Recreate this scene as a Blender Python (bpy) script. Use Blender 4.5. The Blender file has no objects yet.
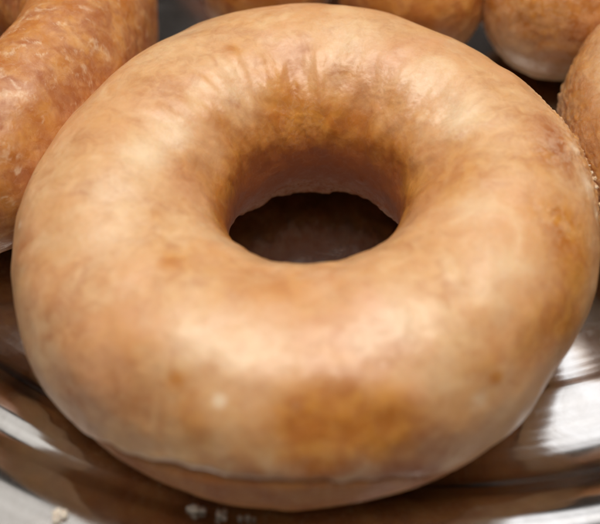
import bpy, math, random
import numpy as np
from mathutils import Vector, Matrix

MM = 0.001
rad = math.radians
scene = bpy.context.scene
col = scene.collection

# ---------------------------------------------------------------- camera
ELEV, DIST, FPX = rad(49), 150.0, 970.0
cam_d = bpy.data.cameras.new('camera'); cam = bpy.data.objects.new('camera', cam_d)
col.objects.link(cam); scene.camera = cam
CZ = 15.5                                   # height of the main ring's centre over the tray
cam.location = Vector((0, -DIST*math.cos(ELEV), DIST*math.sin(ELEV)+CZ))*MM
cam.rotation_euler = (math.pi/2-ELEV, 0, 0)
cam_d.sensor_fit = 'HORIZONTAL'; cam_d.sensor_width = 36
cam_d.lens = 36*FPX/600
cam_d.shift_x = -12.8/600
cam_d.shift_y = -37.9/600
cam_d.clip_start = 0.002; cam_d.clip_end = 20
cam_d.dof.use_dof = True
cam_d.dof.focus_distance = 0.153
cam_d.dof.aperture_fstop = 14.0

# ---------------------------------------------------------------- world: a dim warm kitchen
world = bpy.data.worlds.new('World'); scene.world = world; world.use_nodes = True
wt = world.node_tree; bg = wt.nodes['Background']
tc = wt.nodes.new('ShaderNodeTexCoord'); sp = wt.nodes.new('ShaderNodeSeparateXYZ')
rmp = wt.nodes.new('ShaderNodeValToRGB')
wt.links.new(tc.outputs['Generated'], sp.inputs[0])
wm = wt.nodes.new('ShaderNodeMath'); wm.operation = 'MULTIPLY_ADD'           # the photographer stands on the -Y side and darkens it
wt.links.new(sp.outputs['Y'], wm.inputs[0]); wm.inputs[1].default_value = 0.12; wt.links.new(sp.outputs['Z'], wm.inputs[2])
wt.links.new(wm.outputs[0], rmp.inputs[0])
wt.links.new(rmp.outputs[0], bg.inputs[0])
e = rmp.color_ramp.elements
e[0].position = 0.0; e[0].color = (0.05, 0.036, 0.028, 1)
e[1].position = 1.0; e[1].color = (0.62, 0.60, 0.60, 1)
x = rmp.color_ramp.elements.new(0.72); x.color = (0.05, 0.04, 0.033, 1)
x = rmp.color_ramp.elements.new(0.87); x.color = (0.33, 0.31, 0.30, 1)
bg.inputs[1].default_value = 0.7

# ---------------------------------------------------------------- lamps
def area(name, loc, target, sx, sy, power, colr):
    l = bpy.data.lights.new(name, 'AREA'); l.shape = 'RECTANGLE'; l.size = sx*MM; l.size_y = sy*MM
    l.energy = power; l.color = colr
    o = bpy.data.objects.new(name, l); col.objects.link(o)
    o.location = Vector(loc)*MM
    o.rotation_euler = (Vector(target)-Vector(loc)).to_track_quat('-Z', 'Y').to_euler()
    return o
area('ceiling_lamp', (0, 35, 520), (0, 10, 0), 400, 280, 3.0, (1.0, 0.93, 0.84))
area('window_lamp', (170, 400, 700), (0, 0, 0), 580, 320, 0.85, (0.98, 0.98, 1.0))
area('wall_lamp', (-280, 400, 640), (0, 0, 0), 460, 260, 0.28, (1.0, 0.95, 0.88))

scene.view_settings.view_transform = 'Standard'
scene.view_settings.look = 'None'
scene.view_settings.exposure = 0
scene.view_settings.gamma = 1
scene.render.engine = 'CYCLES'
scene.cycles.max_bounces = 8; scene.cycles.diffuse_bounces = 4
scene.cycles.use_adaptive_sampling = True; scene.cycles.adaptive_threshold = 0.025

# ---------------------------------------------------------------- numpy gradient noise
def _h(ix, iy, iz, s):
    n = (ix.astype(np.int64)*374761393 + iy.astype(np.int64)*668265263 + iz.astype(np.int64)*2147483647 + s*1274126177) & 0xffffffff
    n = ((n ^ (n >> 13))*1274126177) & 0xffffffff
    n = ((n ^ (n >> 15))*2246822519) & 0xffffffff
    return n ^ (n >> 16)
_G = np.random.default_rng(5).normal(size=(256, 3)); _G /= np.linalg.norm(_G, axis=1)[:, None]
def perlin(x, y, z, s=0):
    fx, fy, fz = np.floor(x), np.floor(y), np.floor(z)
    ix, iy, iz = fx.astype(int), fy.astype(int), fz.astype(int)
    dx, dy, dz = x-fx, y-fy, z-fz
    w = lambda t: t*t*t*(t*(t*6-15)+10)
    ux, uy, uz = w(dx), w(dy), w(dz)
    out = 0
    for a in (0, 1):
        for b in (0, 1):
            for c in (0, 1):
                g = _G[_h(ix+a, iy+b, iz+c, s) & 255]
                d = g[..., 0]*(dx-a)+g[..., 1]*(dy-b)+g[..., 2]*(dz-c)
                out = out + d*(ux if a else 1-ux)*(uy if b else 1-uy)*(uz if c else 1-uz)
    return out*1.6
def fbm(X, f, s=0, o=3, gain=0.5):
    v = 0; a = 1
    for i in range(o):
        v = v + a*perlin(X[..., 0]*f, X[..., 1]*f, X[..., 2]*f, s+i*17); f *= 2.03; a *= gain
    return v
def sstep(a, b, x):
    t = np.clip((x-a)/(b-a), 0, 1); return t*t*(3-2*t)

# ---------------------------------------------------------------- helpers
def tag(o, label, cat, group=None):
    o['label'] = label; o['category'] = cat
    if group: o['group'] = group
def grid_mesh(name, V, wrap_u=True, wrap_v=False, mat=None, parent=None, attr=None, cap=False):
    """V: (nu, nv, 3) in mm -> one smooth mesh object in metres."""
    nu, nv = V.shape[:2]
    idx = np.arange(nu*nv).reshape(nu, nv)
    A = idx if wrap_u else idx[:-1]
    B = np.roll(idx, -1, 0) if wrap_u else idx[1:]
    if wrap_v:
        f = np.stack([A, B, np.roll(B, -1, 1), np.roll(A, -1, 1)], -1).reshape(-1, 4)
    else:
        f = np.stack([A[:, :-1], B[:, :-1], B[:, 1:], A[:, 1:]], -1).reshape(-1, 4)
    me = bpy.data.meshes.new(name)
    me.vertices.add(nu*nv); me.vertices.foreach_set('co', (V.reshape(-1)*MM).astype(np.float32))
    me.loops.add(f.size); me.loops.foreach_set('vertex_index', f.reshape(-1).astype(np.int32))
    me.polygons.add(len(f)); me.polygons.foreach_set('loop_start', np.arange(0, f.size, 4, dtype=np.int32))
    me.polygons.foreach_set('loop_total', np.full(len(f), 4, dtype=np.int32))
    me.update(calc_edges=True)
    me.polygons.foreach_set('use_smooth', np.ones(len(f), dtype=bool))
    if attr is not None:
        ca = me.color_attributes.new('tint', 'FLOAT_COLOR', 'POINT')
        ca.data.foreach_set('color', attr.reshape(-1).astype(np.float32))
    if mat: me.materials.append(mat)
    o = bpy.data.objects.new(name, me); col.objects.link(o)
    if parent: o.parent = parent
    return o

# ---------------------------------------------------------------- materials
class NT:
    def __init__(s, name):
        s.m = bpy.data.materials.new(name); s.m.use_nodes = True; s.t = s.m.node_tree
        s.b = s.t.nodes['Principled BSDF']
        s.tc = s.n('ShaderNodeTexCoord'); mp = s.n('ShaderNodeMapping'); mp.inputs['Scale'].default_value = (1000,)*3
        s.l(s.tc.outputs['Object'], mp.inputs[0]); s.co = mp.outputs[0]
    def n(s, t, **k):
        x = s.t.nodes.new(t)
        for a, b in k.items(): setattr(x, a, b)
        return x
    def l(s, a, b): s.t.links.new(a, b)
    def put(s, v, i):
        if hasattr(v, 'is_output') or isinstance(v, bpy.types.NodeSocket): s.l(v, i)
        else: i.default_value = v
    def noise(s, scale, detail=4, rough=0.55, dist=0.0, co=None):
        x = s.n('ShaderNodeTexNoise'); s.l(co or s.co, x.inputs['Vector'])
        x.inputs['Scale'].default_value = scale; x.inputs['Detail'].default_value = detail
        x.inputs['Roughness'].default_value = rough; x.inputs['Distortion'].default_value = dist
        return x.outputs['Fac']
    def math(s, op, a, b=0.0, c=None, clamp=False):
        x = s.n('ShaderNodeMath', operation=op, use_clamp=clamp); s.put(a, x.inputs[0]); s.put(b, x.inputs[1])
        if c is not None: s.put(c, x.inputs[2])
        return x.outputs[0]
    def rng(s, v, a, b, c=0.0, d=1.0):
        x = s.n('ShaderNodeMapRange'); x.interpolation_type = 'SMOOTHSTEP'
        s.put(v, x.inputs[0])
        for i, q in enumerate((a, b, c, d)): x.inputs[i+1].default_value = q
        return x.outputs[0]
    def mix(s, f, a, b):
        x = s.n('ShaderNodeMix', data_type='RGBA'); s.put(f, x.inputs['Factor']); 
        s.put(a if not isinstance(a, tuple) else a+(1,), x.inputs[6]); s.put(b if not isinstance(b, tuple) else b+(1,), x.inputs[7])
        return x.outputs[2]
    def bump(s, h, dist, strength=1.0, prev=None):
        x = s.n('ShaderNodeBump'); x.inputs['Distance'].default_value = dist; x.inputs['Strength'].default_value = strength
        s.put(h, x.inputs['Height'])
        if prev: s.l(prev, x.inputs['Normal'])
        return x.outputs[0]

def make_glaze():
    k = NT('sugar_glaze'); b = k.b
    at = k.n('ShaderNodeAttribute', attribute_name='tint'); sp = k.n('ShaderNodeSeparateColor'); k.l(at.outputs['Color'], sp.inputs[0])
    R, G, B = sp.outputs
    A = at.outputs['Alpha']                                   # crystallised sugar crust
    n1 = k.noise(0.16, 5, 0.6, 0.6); n2 = k.noise(0.38, 4, 0.55, 1.0); n3 = k.noise(1.6, 4, 0.6, 0.5); n4 = k.noise(0.08, 3, 0.5)
    # browning seen through the glaze, broken up by noise of several sizes
    r = k.math('ADD', R, k.math('MULTIPLY', k.math('SUBTRACT', n1, 0.5), 1.0))
    r = k.math('ADD', r, k.math('MULTIPLY', k.math('SUBTRACT', n2, 0.5), 0.42))
    r = k.math('ADD', r, k.math('MULTIPLY', k.math('SUBTRACT', n3, 0.5), 0.14))
    r = k.rng(r, -0.3, 1.15)
    g = k.math('ADD', G, k.math('MULTIPLY', k.math('SUBTRACT', n2, 0.5), 0.7))
    g = k.math('ADD', g, k.math('MULTIPLY', k.math('SUBTRACT', n4, 0.5), 0.6))
    g = k.rng(g, 0.0, 0.8)
    w = k.math('ADD', B, k.math('MULTIPLY', k.math('SUBTRACT', n3, 0.5), 0.6))
    w = k.math('ADD', w, k.math('MULTIPLY', k.math('SUBTRACT', n1, 0.5), 0.7))
    w = k.rng(w, 0.1, 1.0)
    c = k.mix(k.rng(n4, 0.35, 0.65), (0.685, 0.395, 0.20), (0.725, 0.47, 0.25))
    cream = k.rng(k.noise(0.13, 4, 0.5, 1.2), 0.46, 0.66, 0, 0.55)
    c = k.mix(cream, c, (0.79, 0.575, 0.34))
    c = k.mix(k.rng(k.noise(0.055, 3, 0.5, 0.5), 0.5, 0.7, 0, 0.5), c, (0.66, 0.345, 0.20))   # pinker areas
    deep = k.mix(k.rng(k.noise(0.25, 4, 0.5, 0.8), 0.35, 0.65), (0.47, 0.165, 0.028), (0.60, 0.26, 0.05))
    c = k.mix(r, c, deep)
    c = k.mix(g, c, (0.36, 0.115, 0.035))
    c = k.mix(k.math('MULTIPLY', w, 0.7), c, (0.83, 0.66, 0.46))
    # thin whitish veins where the glaze dried in ridges
    v = k.n('ShaderNodeTexNoise'); v.inputs['Scale'].default_value = 0.55; v.inputs['Detail'].default_value = 6; v.inputs['Distortion'].default_value = 0.7
    k.l(k.co, v.inputs['Vector'])
    ridge = k.rng(k.math('ABSOLUTE', k.math('SUBTRACT', v.outputs['Fac'], 0.5)), 0.0, 0.035, 1.0, 0.0)
    flake = k.math('MULTIPLY', k.rng(k.noise(0.55, 5, 0.65, 0.6), 0.44, 0.66), k.math('MULTIPLY', A, 0.75, clamp=True))
    c = k.mix(flake, c, (0.83, 0.64, 0.46))
    frost = k.math('MULTIPLY', ridge, k.math('ADD', 0.03, k.math('MULTIPLY', A, 0.4)))
    c = k.mix(frost, c, (0.86, 0.74, 0.6))
    k.l(c, b.inputs['Base Color'])
    rough = k.math('ADD', 0.38, k.math('MULTIPLY', k.math('SUBTRACT', n2, 0.5), 0.5))
    rough = k.math('SUBTRACT', rough, k.math('MULTIPLY', k.math('MINIMUM', R, 1.0), 0.12))
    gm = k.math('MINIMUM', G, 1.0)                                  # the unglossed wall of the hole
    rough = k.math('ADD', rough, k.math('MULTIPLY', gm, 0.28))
    k.l(k.math('SUBTRACT', 0.5, k.math('MULTIPLY', gm, 0.22)), b.inputs['Specular IOR Level'])
    k.l(rough, b.inputs['Roughness'])
    b.inputs['IOR'].default_value = 1.45
    b.inputs['Subsurface Weight'].default_value = 0.22
    b.inputs['Subsurface Radius'].default_value = (1.0, 0.42, 0.18)
    b.inputs['Subsurface Scale'].default_value = 0.003
    k.l(k.math('MULTIPLY', k.math('SUBTRACT', 1.0, gm), 0.2), b.inputs['Coat Weight']); b.inputs['Coat Roughness'].default_value = 0.28
    hb = k.noise(0.9, 3, 0.5, 0.0); hf = k.noise(5.5, 3, 0.6); hm = k.noise(0.35, 3, 0.5)
    cr = k.noise(2.6, 4, 0.7, 0.8)
    n = k.bump(hm, 0.00035, 0.5)
    n = k.bump(k.noise(0.6, 4, 0.55, 0.2), 0.00007, 0.5, n)
    n = k.bump(hb, 0.00003, 0.5, n)
    n = k.bump(hf, 0.00002, 0.5, n)
    n = k.bump(k.math('MULTIPLY', cr, A), 0.0002, 0.8, n)
    n = k.bump(k.math('MULTIPLY', ridge, A), 0.00004, 0.5, n)
    k.l(n, b.inputs['Normal']); k.l(n, b.inputs['Coat Normal'])
    return k.m
def make_dough():
    k = NT('fried_dough'); b = k.b
    n1 = k.noise(0.2, 4); n2 = k.noise(1.2, 5, 0.65)
    c = k.mix(k.rng(n1, 0.35, 0.65), (0.37, 0.115, 0.022), (0.49, 0.19, 0.045))
    c = k.mix(k.rng(n2, 0.5, 0.75, 0, 0.5), c, (0.68, 0.42, 0.24))
    k.l(c, b.inputs['Base Color']); b.inputs['Roughness'].default_value = 0.5; b.inputs['Specular IOR Level'].default_value = 0.3
    b.inputs['Subsurface Weight'].default_value = 0.15; b.inputs['Subsurface Radius'].default_value = (1, .4, .2); b.inputs['Subsurface Scale'].default_value = 0.002
    k.l(k.bump(n2, 0.0007, 0.6), b.inputs['Normal'])
    return k.m
def make_crust():
    k = NT('dried_sugar'); b = k.b
    n2 = k.noise(1.5, 4)
    k.l(k.mix(n2, (0.76, 0.62, 0.50), (0.88, 0.80, 0.70)), b.inputs['Base Color'])
    b.inputs['Roughness'].default_value = 0.42
    b.inputs['Subsurface Weight'].default_value = 0.4; b.inputs['Subsurface Radius'].default_value = (1, .6, .4); b.inputs['Subsurface Scale'].default_value = 0.001
    k.l(k.bump(k.noise(4, 3), 0.0003, 0.7), b.inputs['Normal'])
    return k.m
def make_steel():
    k = NT('stainless_steel'); b = k.b
    b.inputs['Metallic'].default_value = 1
    # brushed in rings round the tray's centre
    sx = k.n('ShaderNodeSeparateXYZ'); k.l(k.co, sx.inputs[0])
    r = k.math('SQRT', k.math('ADD', k.math('MULTIPLY', sx.outputs[0], sx.outputs[0]), k.math('MULTIPLY', sx.outputs[1], sx.outputs[1])))
    ang = k.math('ARCTAN2', sx.outputs[1], sx.outputs[0])
    cx = k.n('ShaderNodeCombineXYZ'); k.put(k.math('MULTIPLY', r, 3.0), cx.inputs[0]); k.put(k.math('MULTIPLY', ang, 6.0), cx.inputs[1])
    br = k.noise(1.0, 5, 0.7, 0, cx.outputs[0])
    sm = k.noise(0.07, 5, 0.6, 1.2)                           # greasy smears
    sc = k.noise(0.35, 5, 0.65, 0.5)
    k.l(k.mix(k.rng(sm, 0.35, 0.7), (0.64, 0.63, 0.62), (0.50, 0.48, 0.46)), b.inputs['Base Color'])
    rr = k.math('ADD', 0.10, k.math('MULTIPLY', k.rng(sm, 0.4, 0.75), 0.09))
    rr = k.math('ADD', rr, k.math('MULTIPLY', br, 0.08)); rr = k.math('ADD', rr, k.math('MULTIPLY', k.rng(sc, 0.5, 0.75), 0.05))
    k.l(rr, b.inputs['Roughness'])
    n = k.bump(br, 0.00001, 0.3); n = k.bump(k.noise(0.02, 1), 0.0012, 0.12, n)
    k.l(n, b.inputs['Normal'])
    return k.m
def make_table():
    k = NT('dark_laminate'); b = k.b
    n = k.noise(0.03, 6, 0.6, 0.5)
    k.l(k.mix(n, (0.045, 0.032, 0.025), (0.085, 0.062, 0.048)), b.inputs['Base Color'])
    b.inputs['Roughness'].default_value = 0.4
    return k.m
GLAZE, DOUGH, CRUST, STEEL, TABLE = make_glaze(), make_dough(), make_crust(), make_steel(), make_table()

# ---------------------------------------------------------------- table and tray
TC = (16.0, 75.0)
tb = bpy.data.meshes.new('tabletop'); S = 0.6
tb.from_pydata([(-S, -S, 0), (S, -S, 0), (S, S, 0), (-S, S, 0)], [], [(0, 1, 2, 3)]); tb.materials.append(TABLE)
to = bpy.data.objects.new('tabletop', tb); col.objects.link(to); to.location = (0, .05, -0.006); to['kind'] = 'structure'

TRAY = [(0, 0), (60, 0), (90, 0), (94, 0), (96, 0.1), (97.5, 0.28), (99, 0.33), (102, 0.34), (106, 0.45), (108.5, 0.75), (111, 1.6), (113, 2.9), (115.5, 4.4), (118, 5.4), (119.6, 5.7),
        (120.6, 5.8), (121.8, 6.1), (124, 7.3), (127, 8.7), (128.8, 9.2), (130.5, 9.5), (138, 10.8), (145, 11.9), (147.5, 12.0), (148.2, 11.3), (147.6, 10.6), (146.4, 10.5)]
def spline(P, n):
    P = np.array(P, float); s = np.concatenate([[0], np.cumsum(np.linalg.norm(np.diff(P, axis=0), axis=1))])
    m = np.zeros_like(P); m[1:-1] = (P[2:]-P[:-2])/(s[2:]-s[:-2])[:, None]
    m[0] = (P[1]-P[0])/(s[1]-s[0]); m[-1] = (P[-1]-P[-2])/(s[-1]-s[-2])
    q = np.linspace(0, s[-1], n); i = np.clip(np.searchsorted(s, q, 'right')-1, 0, len(P)-2)
    h = (s[i+1]-s[i])[:, None]; t = ((q-s[i])[:, None])/h
    return (2*t**3-3*t**2+1)*P[i]+(t**3-2*t**2+t)*h*m[i]+(-2*t**3+3*t**2)*P[i+1]+(t**3-t**2)*h*m[i+1]
pr = spline(TRAY, 900)
pr[:, 1] += 0.018*perlin(pr[:, 0]*0.9, pr[:, 0]*0+.3, pr[:, 0]*0+.6, 4)*sstep(85, 95, pr[:, 0])   # faint spun rings
outer = pr.copy(); under = pr[::-1].copy(); under[:, 1] -= 0.8; under[:, 0] = np.minimum(under[:, 0], 147.2)
prof = np.concatenate([pr, under[8:]]); prof[:, 0] = np.maximum(prof[:, 0], 0.02)
ph = np.linspace(0, 2*np.pi, 361)[:-1]
V = np.stack([prof[None, :, 0]*np.cos(ph)[:, None], prof[None, :, 0]*np.sin(ph)[:, None], np.broadcast_to(prof[None, :, 1], (360, len(prof)))], -1)
tray = grid_mesh('serving_tray', V, True, False, STEEL)
tray.location = Vector((TC[0], TC[1], -0.0))*MM
tag(tray, 'round brushed stainless steel tray with stepped rim under all the doughnuts', 'tray')
def tray_z(x, y):
    r = math.hypot(x-TC[0], y-TC[1]); return float(np.interp(r, [p[0] for p in TRAY[:-4]], [p[1] for p in TRAY[:-4]]))

# ---------------------------------------------------------------- ring doughnuts
def ring_fn(Rof, Rif, b, tilt, seed, wr=1.0, lump=1.0, squeeze=()):
    """returns f(phi, theta, offset) -> mm positions about the ring's centre"""
    def f(P, T, off):
        Ro, Ri = Rof(P), Rif(P)
        a = (Ro-Ri)/2; Rm = (Ro+Ri)/2
        ct, st = np.cos(T), np.sin(T)
        r = Rm+(a+off)*ct; z = (b+off)*st
        z = np.where(z < -b*0.93, -b*0.93+(z+b*0.93)*0.6, z)      # it rests on a slightly flat underside
        X = np.stack([r*np.cos(P), r*np.sin(P), z], -1)
        N = np.stack([ct*np.cos(P), ct*np.sin(P), st], -1)
        inner = sstep(0.35, -0.6, ct)
        d = lump*0.55*fbm(X, 0.045, seed, 2)+0.22*lump*fbm(X, 0.14, seed+3, 2)
        Q = np.stack([np.cos(P)*4.5, np.sin(P)*4.5, T*1.6], -1)        # creases that run out of the hole
        cr = fbm(Q, 0.8, seed+9, 3)
        d = d+wr*0.55*inner*cr*sstep(-0.1, 0.5, st)*(0.35+0.65*sstep(-0.2, 0.5, np.sin(P)))
        low = sstep(-0.25, -0.6, st)*inner
        d = d+1.5*low*fbm(X, 0.10, seed+33, 3, 0.45)
        d = d+wr*0.03*fbm(X, 0.35, seed+21, 2)*(0.3+inner)
        X = X+N*d[..., None]
        X[..., 2] += tilt[0]*X[..., 0]/45+tilt[1]*X[..., 1]/45
        for (px, py, nx, ny) in squeeze:                            # flattened where it leans on a neighbour
            s = (X[..., 0]-px)*nx+(X[..., 1]-py)*ny
            k = 2.0
            s2 = np.where(s > -6, -6+6*(1-np.exp(-(s+6)/6)), s)
            X[..., 0] += (s2-s)*nx; X[..., 1] += (s2-s)*ny
        return X
    return f
def paint(X, patches, base):
    A = np.zeros(X.shape[:2]+(4,)); A[...] = base
    for (x, y, z, r, ch, s) in patches:
        d2 = (X[..., 0]-x)**2+(X[..., 1]-y)**2+(X[..., 2]-z)**2
        m = d2 < (r*2.6)**2
        A[..., ch] += np.where(m, s*np.exp(-(d2/(r*r))*0.8), 0)
        if ch == 2: A[..., 0] -= np.where(m, 0.5*s*np.exp(-(d2/(r*r))), 0)
    return A
def ring_doughnut(loc, label, f, th0, th1, patches=(), base=(0.25, 0.1, 0.15, 0.0), nphi=720, nth=300, ragged=None, post=None, seed=1, rotz=0, zone=None):
    root = bpy.data.objects.new('glazed_doughnut', None); col.objects.link(root)
    root.location = Vector(loc)*MM; root.rotation_euler = (0, 0, rotz)
    tag(root, label, 'doughnut', 'glazed doughnuts on the tray')
    up = CZ
    p = np.linspace(0, 2*np.pi, nphi+1)[:-1]
    # dough
    t = np.linspace(0, 2*np.pi, nth//2+1)[:-1]
    P, T = np.meshgrid(p[::2], t, indexing='ij')
    tt = np.where(T > np.pi*1.5, T-2*np.pi, T)
    bare = sstep(0.03, -0.10, tt-th0(P))*(tt < 1.5)             # swells out where no glaze covers it
    X = f(P, T, -0.55+0.38*bare); X[..., 2] += up
    X[..., 2] = np.maximum(X[..., 2], 0.05)
    grid_mesh('dough', X, True, True, DOUGH, root)
    # glaze: a coat with its own rolled lip
    u = np.linspace(0, 1, nth); u = u-0.06*np.sin(2*np.pi*u)
    P, U = np.meshgrid(p, u, indexing='ij')
    e1 = fbm(np.stack([np.cos(P)*6, np.sin(P)*6, P*0], -1), 0.8, seed+40, 3)
    e2 = fbm(np.stack([np.cos(P)*6, np.sin(P)*6, P*0+4], -1), 1.3, seed+41, 4, 0.65)
    t0 = th0(P)+rad(4)*e1; t1 = th1(P)+rad(4)*e2+rad(9)*e1
    T = t0+(t1-t0)*U
    am = 16.5
    s = np.minimum((T-t0)*am, (t1-T)*am*0.9)
    w = 1.3
    thick = 0.30*np.sqrt(np.clip(1-(1-np.clip(s/w, 0, 1))**2, 0, 1))+0.16*np.exp(-((s-1.3)/0.9)**2)*(0.2+0.65*sstep(-.2, .5, e1))
    lipk = 0.12+0.88*np.exp(-(((np.degrees(P)-240)/16)**2)) if seed == 1 else 1.0
    off = -0.12+lipk*(-0.30+thick*1.0+0.12*sstep(0, w, s))
    X = f(P, T, off)
    A = paint(X, patches, base)
    if zone is not None: zone(A, P, T, X)
    rough = np.clip(A[..., 3], 0, 1.5)
    if rough.max() > 0.01:                                          # crystallised crust stands up in crumbs
        m = f(P, T, off+1.0)-X
        nn = np.abs(fbm(X, 0.55, seed+60, 3, 0.6))
        X = X+m*(rough*(nn*1.2-0.2)*(0.3+0.7*np.cos(T)**2))[..., None]
    X[..., 2] += up
    grid_mesh('glaze', X, True, False, GLAZE, root, A)
    return root

def lumps(name, spots, parent, seed=0, mat=None):
    """small irregular sugar crumbs in one mesh; spots: (x, y, z, r) in mm"""
    rg = np.random.default_rng(seed); Vs = []; Fs = []; n0 = 0
    nu, nv = 28, 18
    for (x, y, z, r) in spots:
        P, T = np.meshgrid(np.linspace(0, 2*np.pi, nu+1)[:-1], np.linspace(0.02, np.pi-0.02, nv), indexing='ij')
        D = np.stack([np.sin(T)*np.cos(P), np.sin(T)*np.sin(P), np.cos(T)], -1)
        o = rg.random(3)*50
        d = 1+0.55*perlin(D[..., 0]*1.5+o[0], D[..., 1]*1.5+o[1], D[..., 2]*1.5+o[2])+0.2*perlin(D[..., 0]*4+o[0], D[..., 1]*4+o[1], D[..., 2]*4+o[2])
        sc = r*(0.7+0.5*rg.random(3)); sc[2] *= 0.75
        V = D*d[..., None]*sc+np.array([x, y, z])
        idx = np.arange(nu*nv).reshape(nu, nv)+n0; B = np.roll(idx, -1, 0)
        Fs.append(np.stack([idx[:, :-1], idx[:, 1:], B[:, 1:], B[:, :-1]], -1).reshape(-1, 4)); Vs.append(V.reshape(-1, 3)); n0 += nu*nv
        Fs_cap = None
    me = bpy.data.meshes.new(name); me.from_pydata((np.concatenate(Vs)*MM).tolist(), [], np.concatenate(Fs).tolist())
    me.polygons.foreach_set('use_smooth', np.ones(len(me.polygons), dtype=bool))
    me.materials.append(mat or CRUST)
    o = bpy.data.objects.new(name, me); col.objects.link(o)
    if parent: o.parent = parent
    return o

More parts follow.
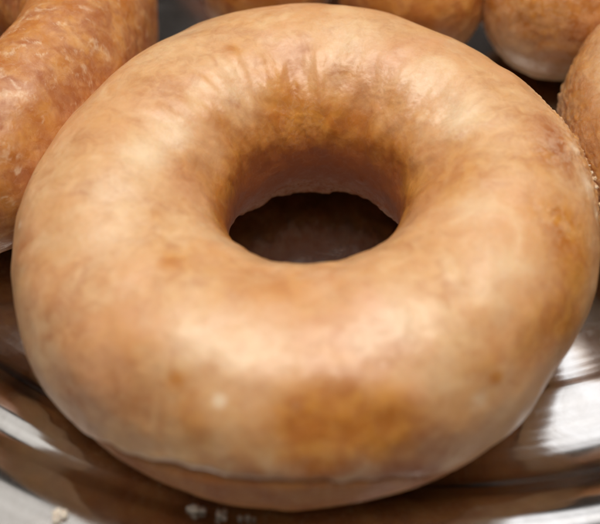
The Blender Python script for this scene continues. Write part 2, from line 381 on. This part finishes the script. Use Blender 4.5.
# --- the big one in front
PAR = [-0.21, -0.94, -0.04, -0.88, 0.75, 0.43, -0.27, 0.3, 0.34, 0.9, 0.41, 0.19, 0.1, 0.43]
def Ro_main(P): return 45+PAR[0]+sum(PAR[2*n-1]*np.cos(n*P)+PAR[2*n]*np.sin(n*P) for n in range(1, 5))
def Ri_main(P): return 12+PAR[9]+sum(PAR[9+2*n-1]*np.cos(n*P)+PAR[9+2*n]*np.sin(n*P) for n in range(1, 3))
MAIN_PATCHES = [(4.6, -40.8, 11.0, 5.0, 0, 0.6), (-1.8, -40.1, 12.1, 3.1, 0, 0.4), (8.6, -40.6, 10.2, 3.6, 0, 0.45), (-1.5, -42.6, 9.5, 4.0, 0, 0.6), (10.3, -41.4, 8.5, 4.1, 0, 0.4), (2.3, -38.2, 13.3, 3.1, 0, 0.2), (34.4, -23.2, 6.7, 4.0, 0, 0.8), (29.7, -26.3, 10.0, 3.9, 0, 0.5), (25.9, -29.8, 10.6, 3.8, 0, 0.3), (35.4, -13.6, 11.8, 3.8, 0, 0.6), (33.4, -10.5, 14.0, 3.0, 0, 0.5), (35.9, -16.7, 9.9, 3.0, 0, 0.6), (35.2, 3.7, 14.1, 3.2, 1, 0.45), (35.2, 3.7, 14.1, 3.2, 0, 0.4), (33.6, 8.1, 14.5, 2.1, 1, 0.35), (36.3, -1.0, 13.5, 2.6, 1, 0.35), (32.6, -1.4, 15.1, 2.8, 0, 0.4), (-4.0, 17.9, 11.3, 2.8, 0, 0.5), (-6.2, 20.4, 13.3, 2.2, 0, 0.31), (-4.7, 15.5, 9.4, 3.8, 0, 0.43), (-1.3, 23.9, 14.3, 1.1, 1, 0.3), (3.5, 21.0, 13.2, 1.3, 1, 0.22), (6.4, 19.8, 13.0, 1.9, 0, 0.31), (-12.1, 14.4, 12.2, 1.4, 1, 0.22), (-13.0, 23.0, 15.0, 1.6, 0, 0.5), (-7.5, 13.3, 8.5, 2.8, 0, 0.37), (3.5, 14.8, 7.1, 4.0, 0, 0.37), (12.7, 15.1, 12.3, 2.5, 0, 0.25), (-13.6, 1.4, 5.7, 2.7, 0, 0.37), (-11.6, 9.1, 8.1, 3.4, 0, 0.37), (-14.1, 10.8, 11.5, 1.5, 0, 0.37), (-0.8, 15.3, 7.8, 4.0, 0, 0.37), (7.7, 13.9, 8.1, 3.9, 0, 0.37), (13.8, 8.3, 8.2, 3.8, 0, 0.5), (15.8, -0.1, 8.5, 3.0, 0, 0.31), (-2.4, 12.8, 2.5, 5.6, 1, 0.09), (5.5, 12.4, 1.8, 5.7, 1, 0.09), (-8.7, 9.5, 3.9, 3.5, 1, 0.25), (12.4, 6.6, 3.2, 3.1, 1, 0.25), (-8.0, -24.7, 15.4, 4.4, 0, 0.25), (-2.7, -23.5, 14.8, 2.5, 0, 0.3), (21.6, -1.3, 13.9, 3.7, 0, 0.31), (19.1, 3.5, 12.3, 3.5, 0, 0.22), (-22.8, 13.4, 15.2, 3.3, 1, 0.2), (-18.2, 1.4, 11.8, 3.2, 0, 0.28), (-18.9, 0.5, 12.3, 1.3, 1, 0.19), (-21.6, -10.7, 14.7, 1.6, 0, 0.35), (-18.6, -20.0, 15.5, 1.3, 0, 0.5), (-18.4, -19.0, 15.3, 2.9, 0, 0.25), (-30.6, -7.1, 15.3, 1.9, 1, 0.2), (-33.4, 3.8, 14.4, 2.0, 1, 0.2), (-31.1, -22.2, 13.4, 4.5, 1, 0.22), (-33.8, -26.4, 9.6, 3.9, 1, 0.2), (-16.3, -35.9, 12.8, 1.0, 0, 0.7), (-12.2, -35.3, 14.0, 1.0, 0, 0.35), (-14.8, -39.5, 10.5, 3.4, 0, 0.4), (-21.8, -32.3, 13.1, 2.5, 0, 0.25), (-22.1, -36.7, 9.8, 4.3, 1, 0.3), (-30.8, -33.1, 6.0, 3.2, 1, 0.25), (22.8, -33.8, 9.4, 0.9, 0, 0.7), (20.5, -34.1, 10.8, 3.0, 0, 0.35), (14.4, -41.8, 4.0, 4.9, 1, 0.4), (-11.1, -38.7, 12.2, 0.7, 2, 1.2), (-16.6, -43.2, 0.6, 0.6, 2, 0.9), (20.5, -36.3, 8.5, 1.5, 2, 0.4), (5.9, -32.0, 15.5, 2.2, 2, 0.4), (10.4, -30.2, 15.5, 3.1, 2, 0.3), (-23.7, 0.2, 14.6, 3.6, 2, 0.6), (-20.0, 6.3, 13.6, 3.0, 2, 0.6), (-27.3, -7.6, 15.4, 4.8, 2, 0.4), (-13.2, 15.7, 13.2, 2.8, 2, 0.5), (-7.3, -32.9, 15.3, 5.4, 2, 0.45), (-15.3, -30.6, 15.1, 4.3, 2, 0.3), (-26.6, -16.6, 15.5, 5.3, 2, 0.3), (6.2, 26.7, 15.1, 5.6, 2, 0.4), (18.5, 17.2, 15.0, 4.6, 2, 0.5), (21.5, 8.7, 14.4, 3.7, 2, 0.6), (21.5, -11.2, 15.3, 4.1, 2, 0.4), (23.7, -21.4, 15.2, 5.1, 2, 0.35), (9.4, -26.7, 15.8, 5.0, 2, 0.25), (35.1, 19.9, 10.1, 2.4, 2, 0.3), (40.0, -1.7, 10.2, 2.0, 2, 0.8), (38.6, 4.1, 11.7, 1.2, 2, 0.7), (41.5, -4.7, 7.3, 1.2, 2, 0.8), (39.5, -15.6, 4.1, 1.4, 2, 0.3), (37.0, 16.9, 9.8, 1.6, 2, 0.4), (-41.7, -8.1, 8.8, 0.6, 2, 1.0), (-21.3, -41.0, 2.2, 1.0, 2, 0.5), (5.0, -44.1, 6.0, 2.4, 2, 0.25), (-5.0, -44.2, 6.7, 2.2, 2, 0.2), (-40.1, -13.4, 9.5, 2.8, 1, 0.3), (11.5, 17.1, 12.9, 3.9, 3, 0.15), (5.3, 22.0, 13.8, 3.2, 3, 0.12), (18.0, 10.2, 13.0, 3.8, 3, 0.12), (-2.4, 15.2, 8.0, 4.0, 3, 0.1), (34.8, 1.5, 14.3, 3.6, 3, 0.4), (33.3, -11.5, 13.8, 3.4, 3, 0.3), (18.3, -4.7, 12.4, 4.8, 0, 0.3), (-13.0, -6.5, 6.8, 2.9, 0, 0.25), (3.1, 14.6, 6.7, 4.8, 0, 0.25)]  # colour blobs of the coat; some pale ones paint in sheen and highlights
def bumpdeg(P, c, w):
    d = (np.degrees(P)-c+180) % 360-180
    return np.exp(-(d/w)**2)
def interp_phi(P, pts):
    a = np.array([q[0] for q in pts], float); v = np.array([q[1] for q in pts], float)
    return np.interp(np.degrees(P) % 360, np.concatenate([a-360, a, a+360]), np.concatenate([v, v, v]))
def th0_main(P):
    return np.radians(interp_phi(P, [(0, -42), (60, -30), (120, -30), (180, -42), (215, -34), (228, -18), (236, 2), (244, 5), (252, 10), (262, 15), (270, 16.5), (277, 13.5), (283, 8), (289, -6), (296, -22), (305, -32), (335, -38)]))
def th1_main(P): return np.radians(interp_phi(P, [(0, 222), (60, 226), (90, 222), (120, 226), (180, 222), (270, 215)]))
def zone_main(A, P, T, X):
    deg = np.degrees(T)
    A[..., 3] += 0.75*bumpdeg(P, 13, 15)*sstep(75, 20, deg); A[..., 0] += 0.35*bumpdeg(P, 5, 26)*sstep(70, 40, deg)
    hole = sstep(192, 212, deg)
    A[..., 2] += 0.2*hole; A[..., 3] += 0.3*hole
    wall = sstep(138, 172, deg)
    pd = np.degrees(P)                                             # the coat thins out and shows brown above its lower edge
    near = sstep(18, 4, deg-np.degrees(th0_main(P)))*sstep(250, 262, pd)*sstep(318, 300, pd)
    nz = sstep(-.25, .3, fbm(X, 0.16, 71, 3))
    A[..., 0] += 0.55*near*nz; A[..., 1] += 0.35*near; A[..., 2] += 0.15*near*(1-nz)
    A[..., 0] += 1.0*wall; A[..., 1] += 1.0*sstep(155, 190, deg)  # real browning of the hole wall, deepened to paint in its shade
main_f = ring_fn(Ro_main, Ri_main, 15.5, (0.23, -0.47), 3)
main = ring_doughnut((0, 0, 0.35), 'large pale glazed ring doughnut in front, its whole hole showing', main_f, th0_main, th1_main, MAIN_PATCHES,
                     (0.20, 0.12, 0.06, 0.02), 1000, 460, seed=1, zone=zone_main)

# --- neighbours
def place_ring(loc, label, R, Ri, b, seed, base, patches=(), th0=-32, th1=215, tilt=(0, 0), squeeze=(), ro_b=(), zone=None, wr=1.0):
    Rof = lambda P: R+sum(s*bumpdeg(P, c, w) for c, w, s in ro_b)+0.8*np.cos(2*P+seed)
    Rif = lambda P: Ri+0.5*np.cos(2*P+seed*2)
    f = ring_fn(Rof, Rif, b, tilt, seed, wr, 1.2, squeeze)
    return ring_doughnut(loc, label, f, lambda P: np.full_like(P, rad(th0)), lambda P: np.full_like(P, rad(th1)), patches, base, 520, 220, seed=seed, zone=zone)
def zone_left(A, P, T, X):
    n = fbm(X, 0.16, 91, 4, 0.6)
    A[..., 0] += 0.35*sstep(-.2, .5, n)
    A[..., 1] += 0.30*sstep(0.1, -.5, n)
    w = fbm(X*np.array([1, 1.6, 2.]), 0.07, 95, 5, 0.6)
    A[..., 2] += 0.55*sstep(0.2, 0.0, np.abs(w-0.2))*sstep(-.3, .3, fbm(X, .3, 99, 2))
    A[..., 2] += 0.5*sstep(-28, -45, np.degrees(T)+0*P)
place_ring((-65, 40, 0), 'reddish brown glazed ring doughnut at the left edge, flecked with white sugar', 46, 12.5, 15.3, 11, (0.6, 0.3, 0.0, 0.08),
           ro_b=((-12, 42, -11.5), (40, 30, -3)), zone=zone_left, th0=-38)
def zone_right(A, P, T, X):
    deg = np.degrees(T)
    A[..., 2] += 0.9*sstep(38, 60, deg)+0.6*sstep(-5, -25, deg)
    A[..., 0] += 0.6*np.exp(-((deg-18)/22)**2)
    A[..., 3] += 0.12+0.45*sstep(25, -15, deg)
place_ring((86.2, 23, 0), 'glazed ring doughnut cut by the right edge, crusty white sugar along its side', 44.5, 12, 16, 23, (0.2, 0.0, 0.2, 0.1),
           ro_b=((140, 25, -4),), zone=zone_right)
place_ring((6, 127, 0), 'added dark ring doughnut behind the back row, there for the tray to reflect', 44, 12, 15, 57, (1.0, 0.7, 0.0, 0.0), ())  # extra ring, barely in view, added dark to darken the tray's reflections
# --- doughnut holes behind
def ball_doughnut(loc, label, r, seed, base, zone=None, squash=(1, 1, .98), lip=-20):
    root = bpy.data.objects.new('doughnut_hole', None); col.objects.link(root)
    root.location = Vector(loc)*MM; tag(root, label, 'doughnut hole', 'doughnut holes behind the big ring')
    sq = np.array(squash)
    def f(P, T, off):                                             # T = latitude
        D = np.stack([np.cos(T)*np.cos(P), np.cos(T)*np.sin(P), np.sin(T)], -1)
        d = 1.0*fbm(D*15, 0.05, seed, 2)+0.3*fbm(D*15, 0.16, seed+5, 3)
        X = D*(r+off+d)[..., None]*sq
        X[..., 2] += r*squash[2]-0.6
        X[..., 2] = np.maximum(X[..., 2], 0.05)
        return X
    p = np.linspace(0, 2*np.pi, 241)[:-1]
    P, T = np.meshgrid(p, np.linspace(-np.pi/2+.004, np.pi/2-.004, 120), indexing='ij')
    grid_mesh('dough', f(P, T, -0.75), True, False, DOUGH, root)
    u = np.linspace(0, 1, 200)**1.15
    P, U = np.meshgrid(p, u, indexing='ij')
    e1 = fbm(np.stack([np.cos(P)*3, np.sin(P)*3, P*0], -1), 0.8, seed+40, 3)
    t0 = rad(lip)+rad(9)*e1; T = t0+(np.pi/2-.003-t0)*U
    s = (T-t0)*r
    off = -0.95+0.95*np.sqrt(np.clip(1-(1-np.clip(s/1.3, 0, 1))**2, 0, 1))+0.25*np.exp(-((s-1.3)/0.9)**2)
    X = f(P, T, off)
    A = np.zeros(X.shape[:2]+(4,)); A[...] = base
    if zone is not None: zone(A, P, T, X)
    grid_mesh('glaze', X, True, False, GLAZE, root, A)
    return root
def zone_ball(A, P, T, X):
    deg = np.degrees(T)+16*fbm(X, .10, 77, 3)
    A[..., 2] += 0.42*sstep(8, -25, deg)
    A[..., 0] += 0.65*sstep(-12, 15, deg)
ball_doughnut((48.5, 59, 0), 'golden glazed doughnut hole at the top right corner with a pale underside', 15.6, 31, (0.2, 0.15, 0.0, 0.25), zone_ball, lip=-48)
ball_doughnut((20.3, 63.8, 0), 'golden glazed doughnut hole in the middle of the back row', 15.2, 37, (0.3, 0.2, 0.0, 0.0), zone_ball, lip=-40)
ball_doughnut((-9.6, 70.8, 0), 'golden glazed doughnut hole at the left end of the back row', 14.9, 43, (0.4, 0.25, 0.0, 0.0), zone_ball, lip=-35)

# ---------------------------------------------------------------- sugar: crust on the edges, crumbs dropped on the tray
rg = np.random.default_rng(12)
def surf_spots(f, th0, phis, degs, n, rmin, rmax, dz=CZ):
    P = rg.uniform(rad(phis[0]), rad(phis[1]), (n, 1)); T = rg.uniform(rad(degs[0]), rad(degs[1]), (n, 1))
    X = f(P, T, 0.15)[:, 0]
    return [(x, y, z+dz, r) for (x, y, z), r in zip(X, rmin+(rmax-rmin)*rg.random(n)**3)]
lumps('sugar_crust', surf_spots(main_f, th0_main, (-2, 26), (-8, 28), 46, 0.12, 0.4), main, 3, GLAZE)
def crumb(label, spots, seed, at):
    z = tray_z(*at)
    o = lumps('sugar_crumb', [(a*.75, b*.75, c*.6, r*.68) for a, b, c, r in spots], None, seed)
    o.location = Vector((at[0], at[1], z))*MM
    tag(o, label, 'sugar crumb', 'sugar crumbs fallen on the tray')
crumb('round white sugar crumb lying alone near the lower left corner', [(0, 0, .7, 1.3), (.9, .2, .6, .9)], 21, (-32.9, -44.7))
crumb('widest pale sugar crumb tucked against the underside of the big ring', [(0, 0, .5, .9), (1.2, -.1, .4, .7), (-1, .2, .4, .6)], 22, (-15.6, -42.3))
crumb('lumpy sugar crumb just right of the widest one under the big ring', [(0, 0, .6, .8), (.8, .5, .4, .6), (.9, -.5, .3, .5)], 23, (-12.4, -43.0))
crumb('small flat sugar crumb at the right end of the three under the big ring', [(0, 0, .3, .5), (1.3, 0, .3, .5), (2.4, -.2, .3, .4)], 24, (-9.6, -43.4))
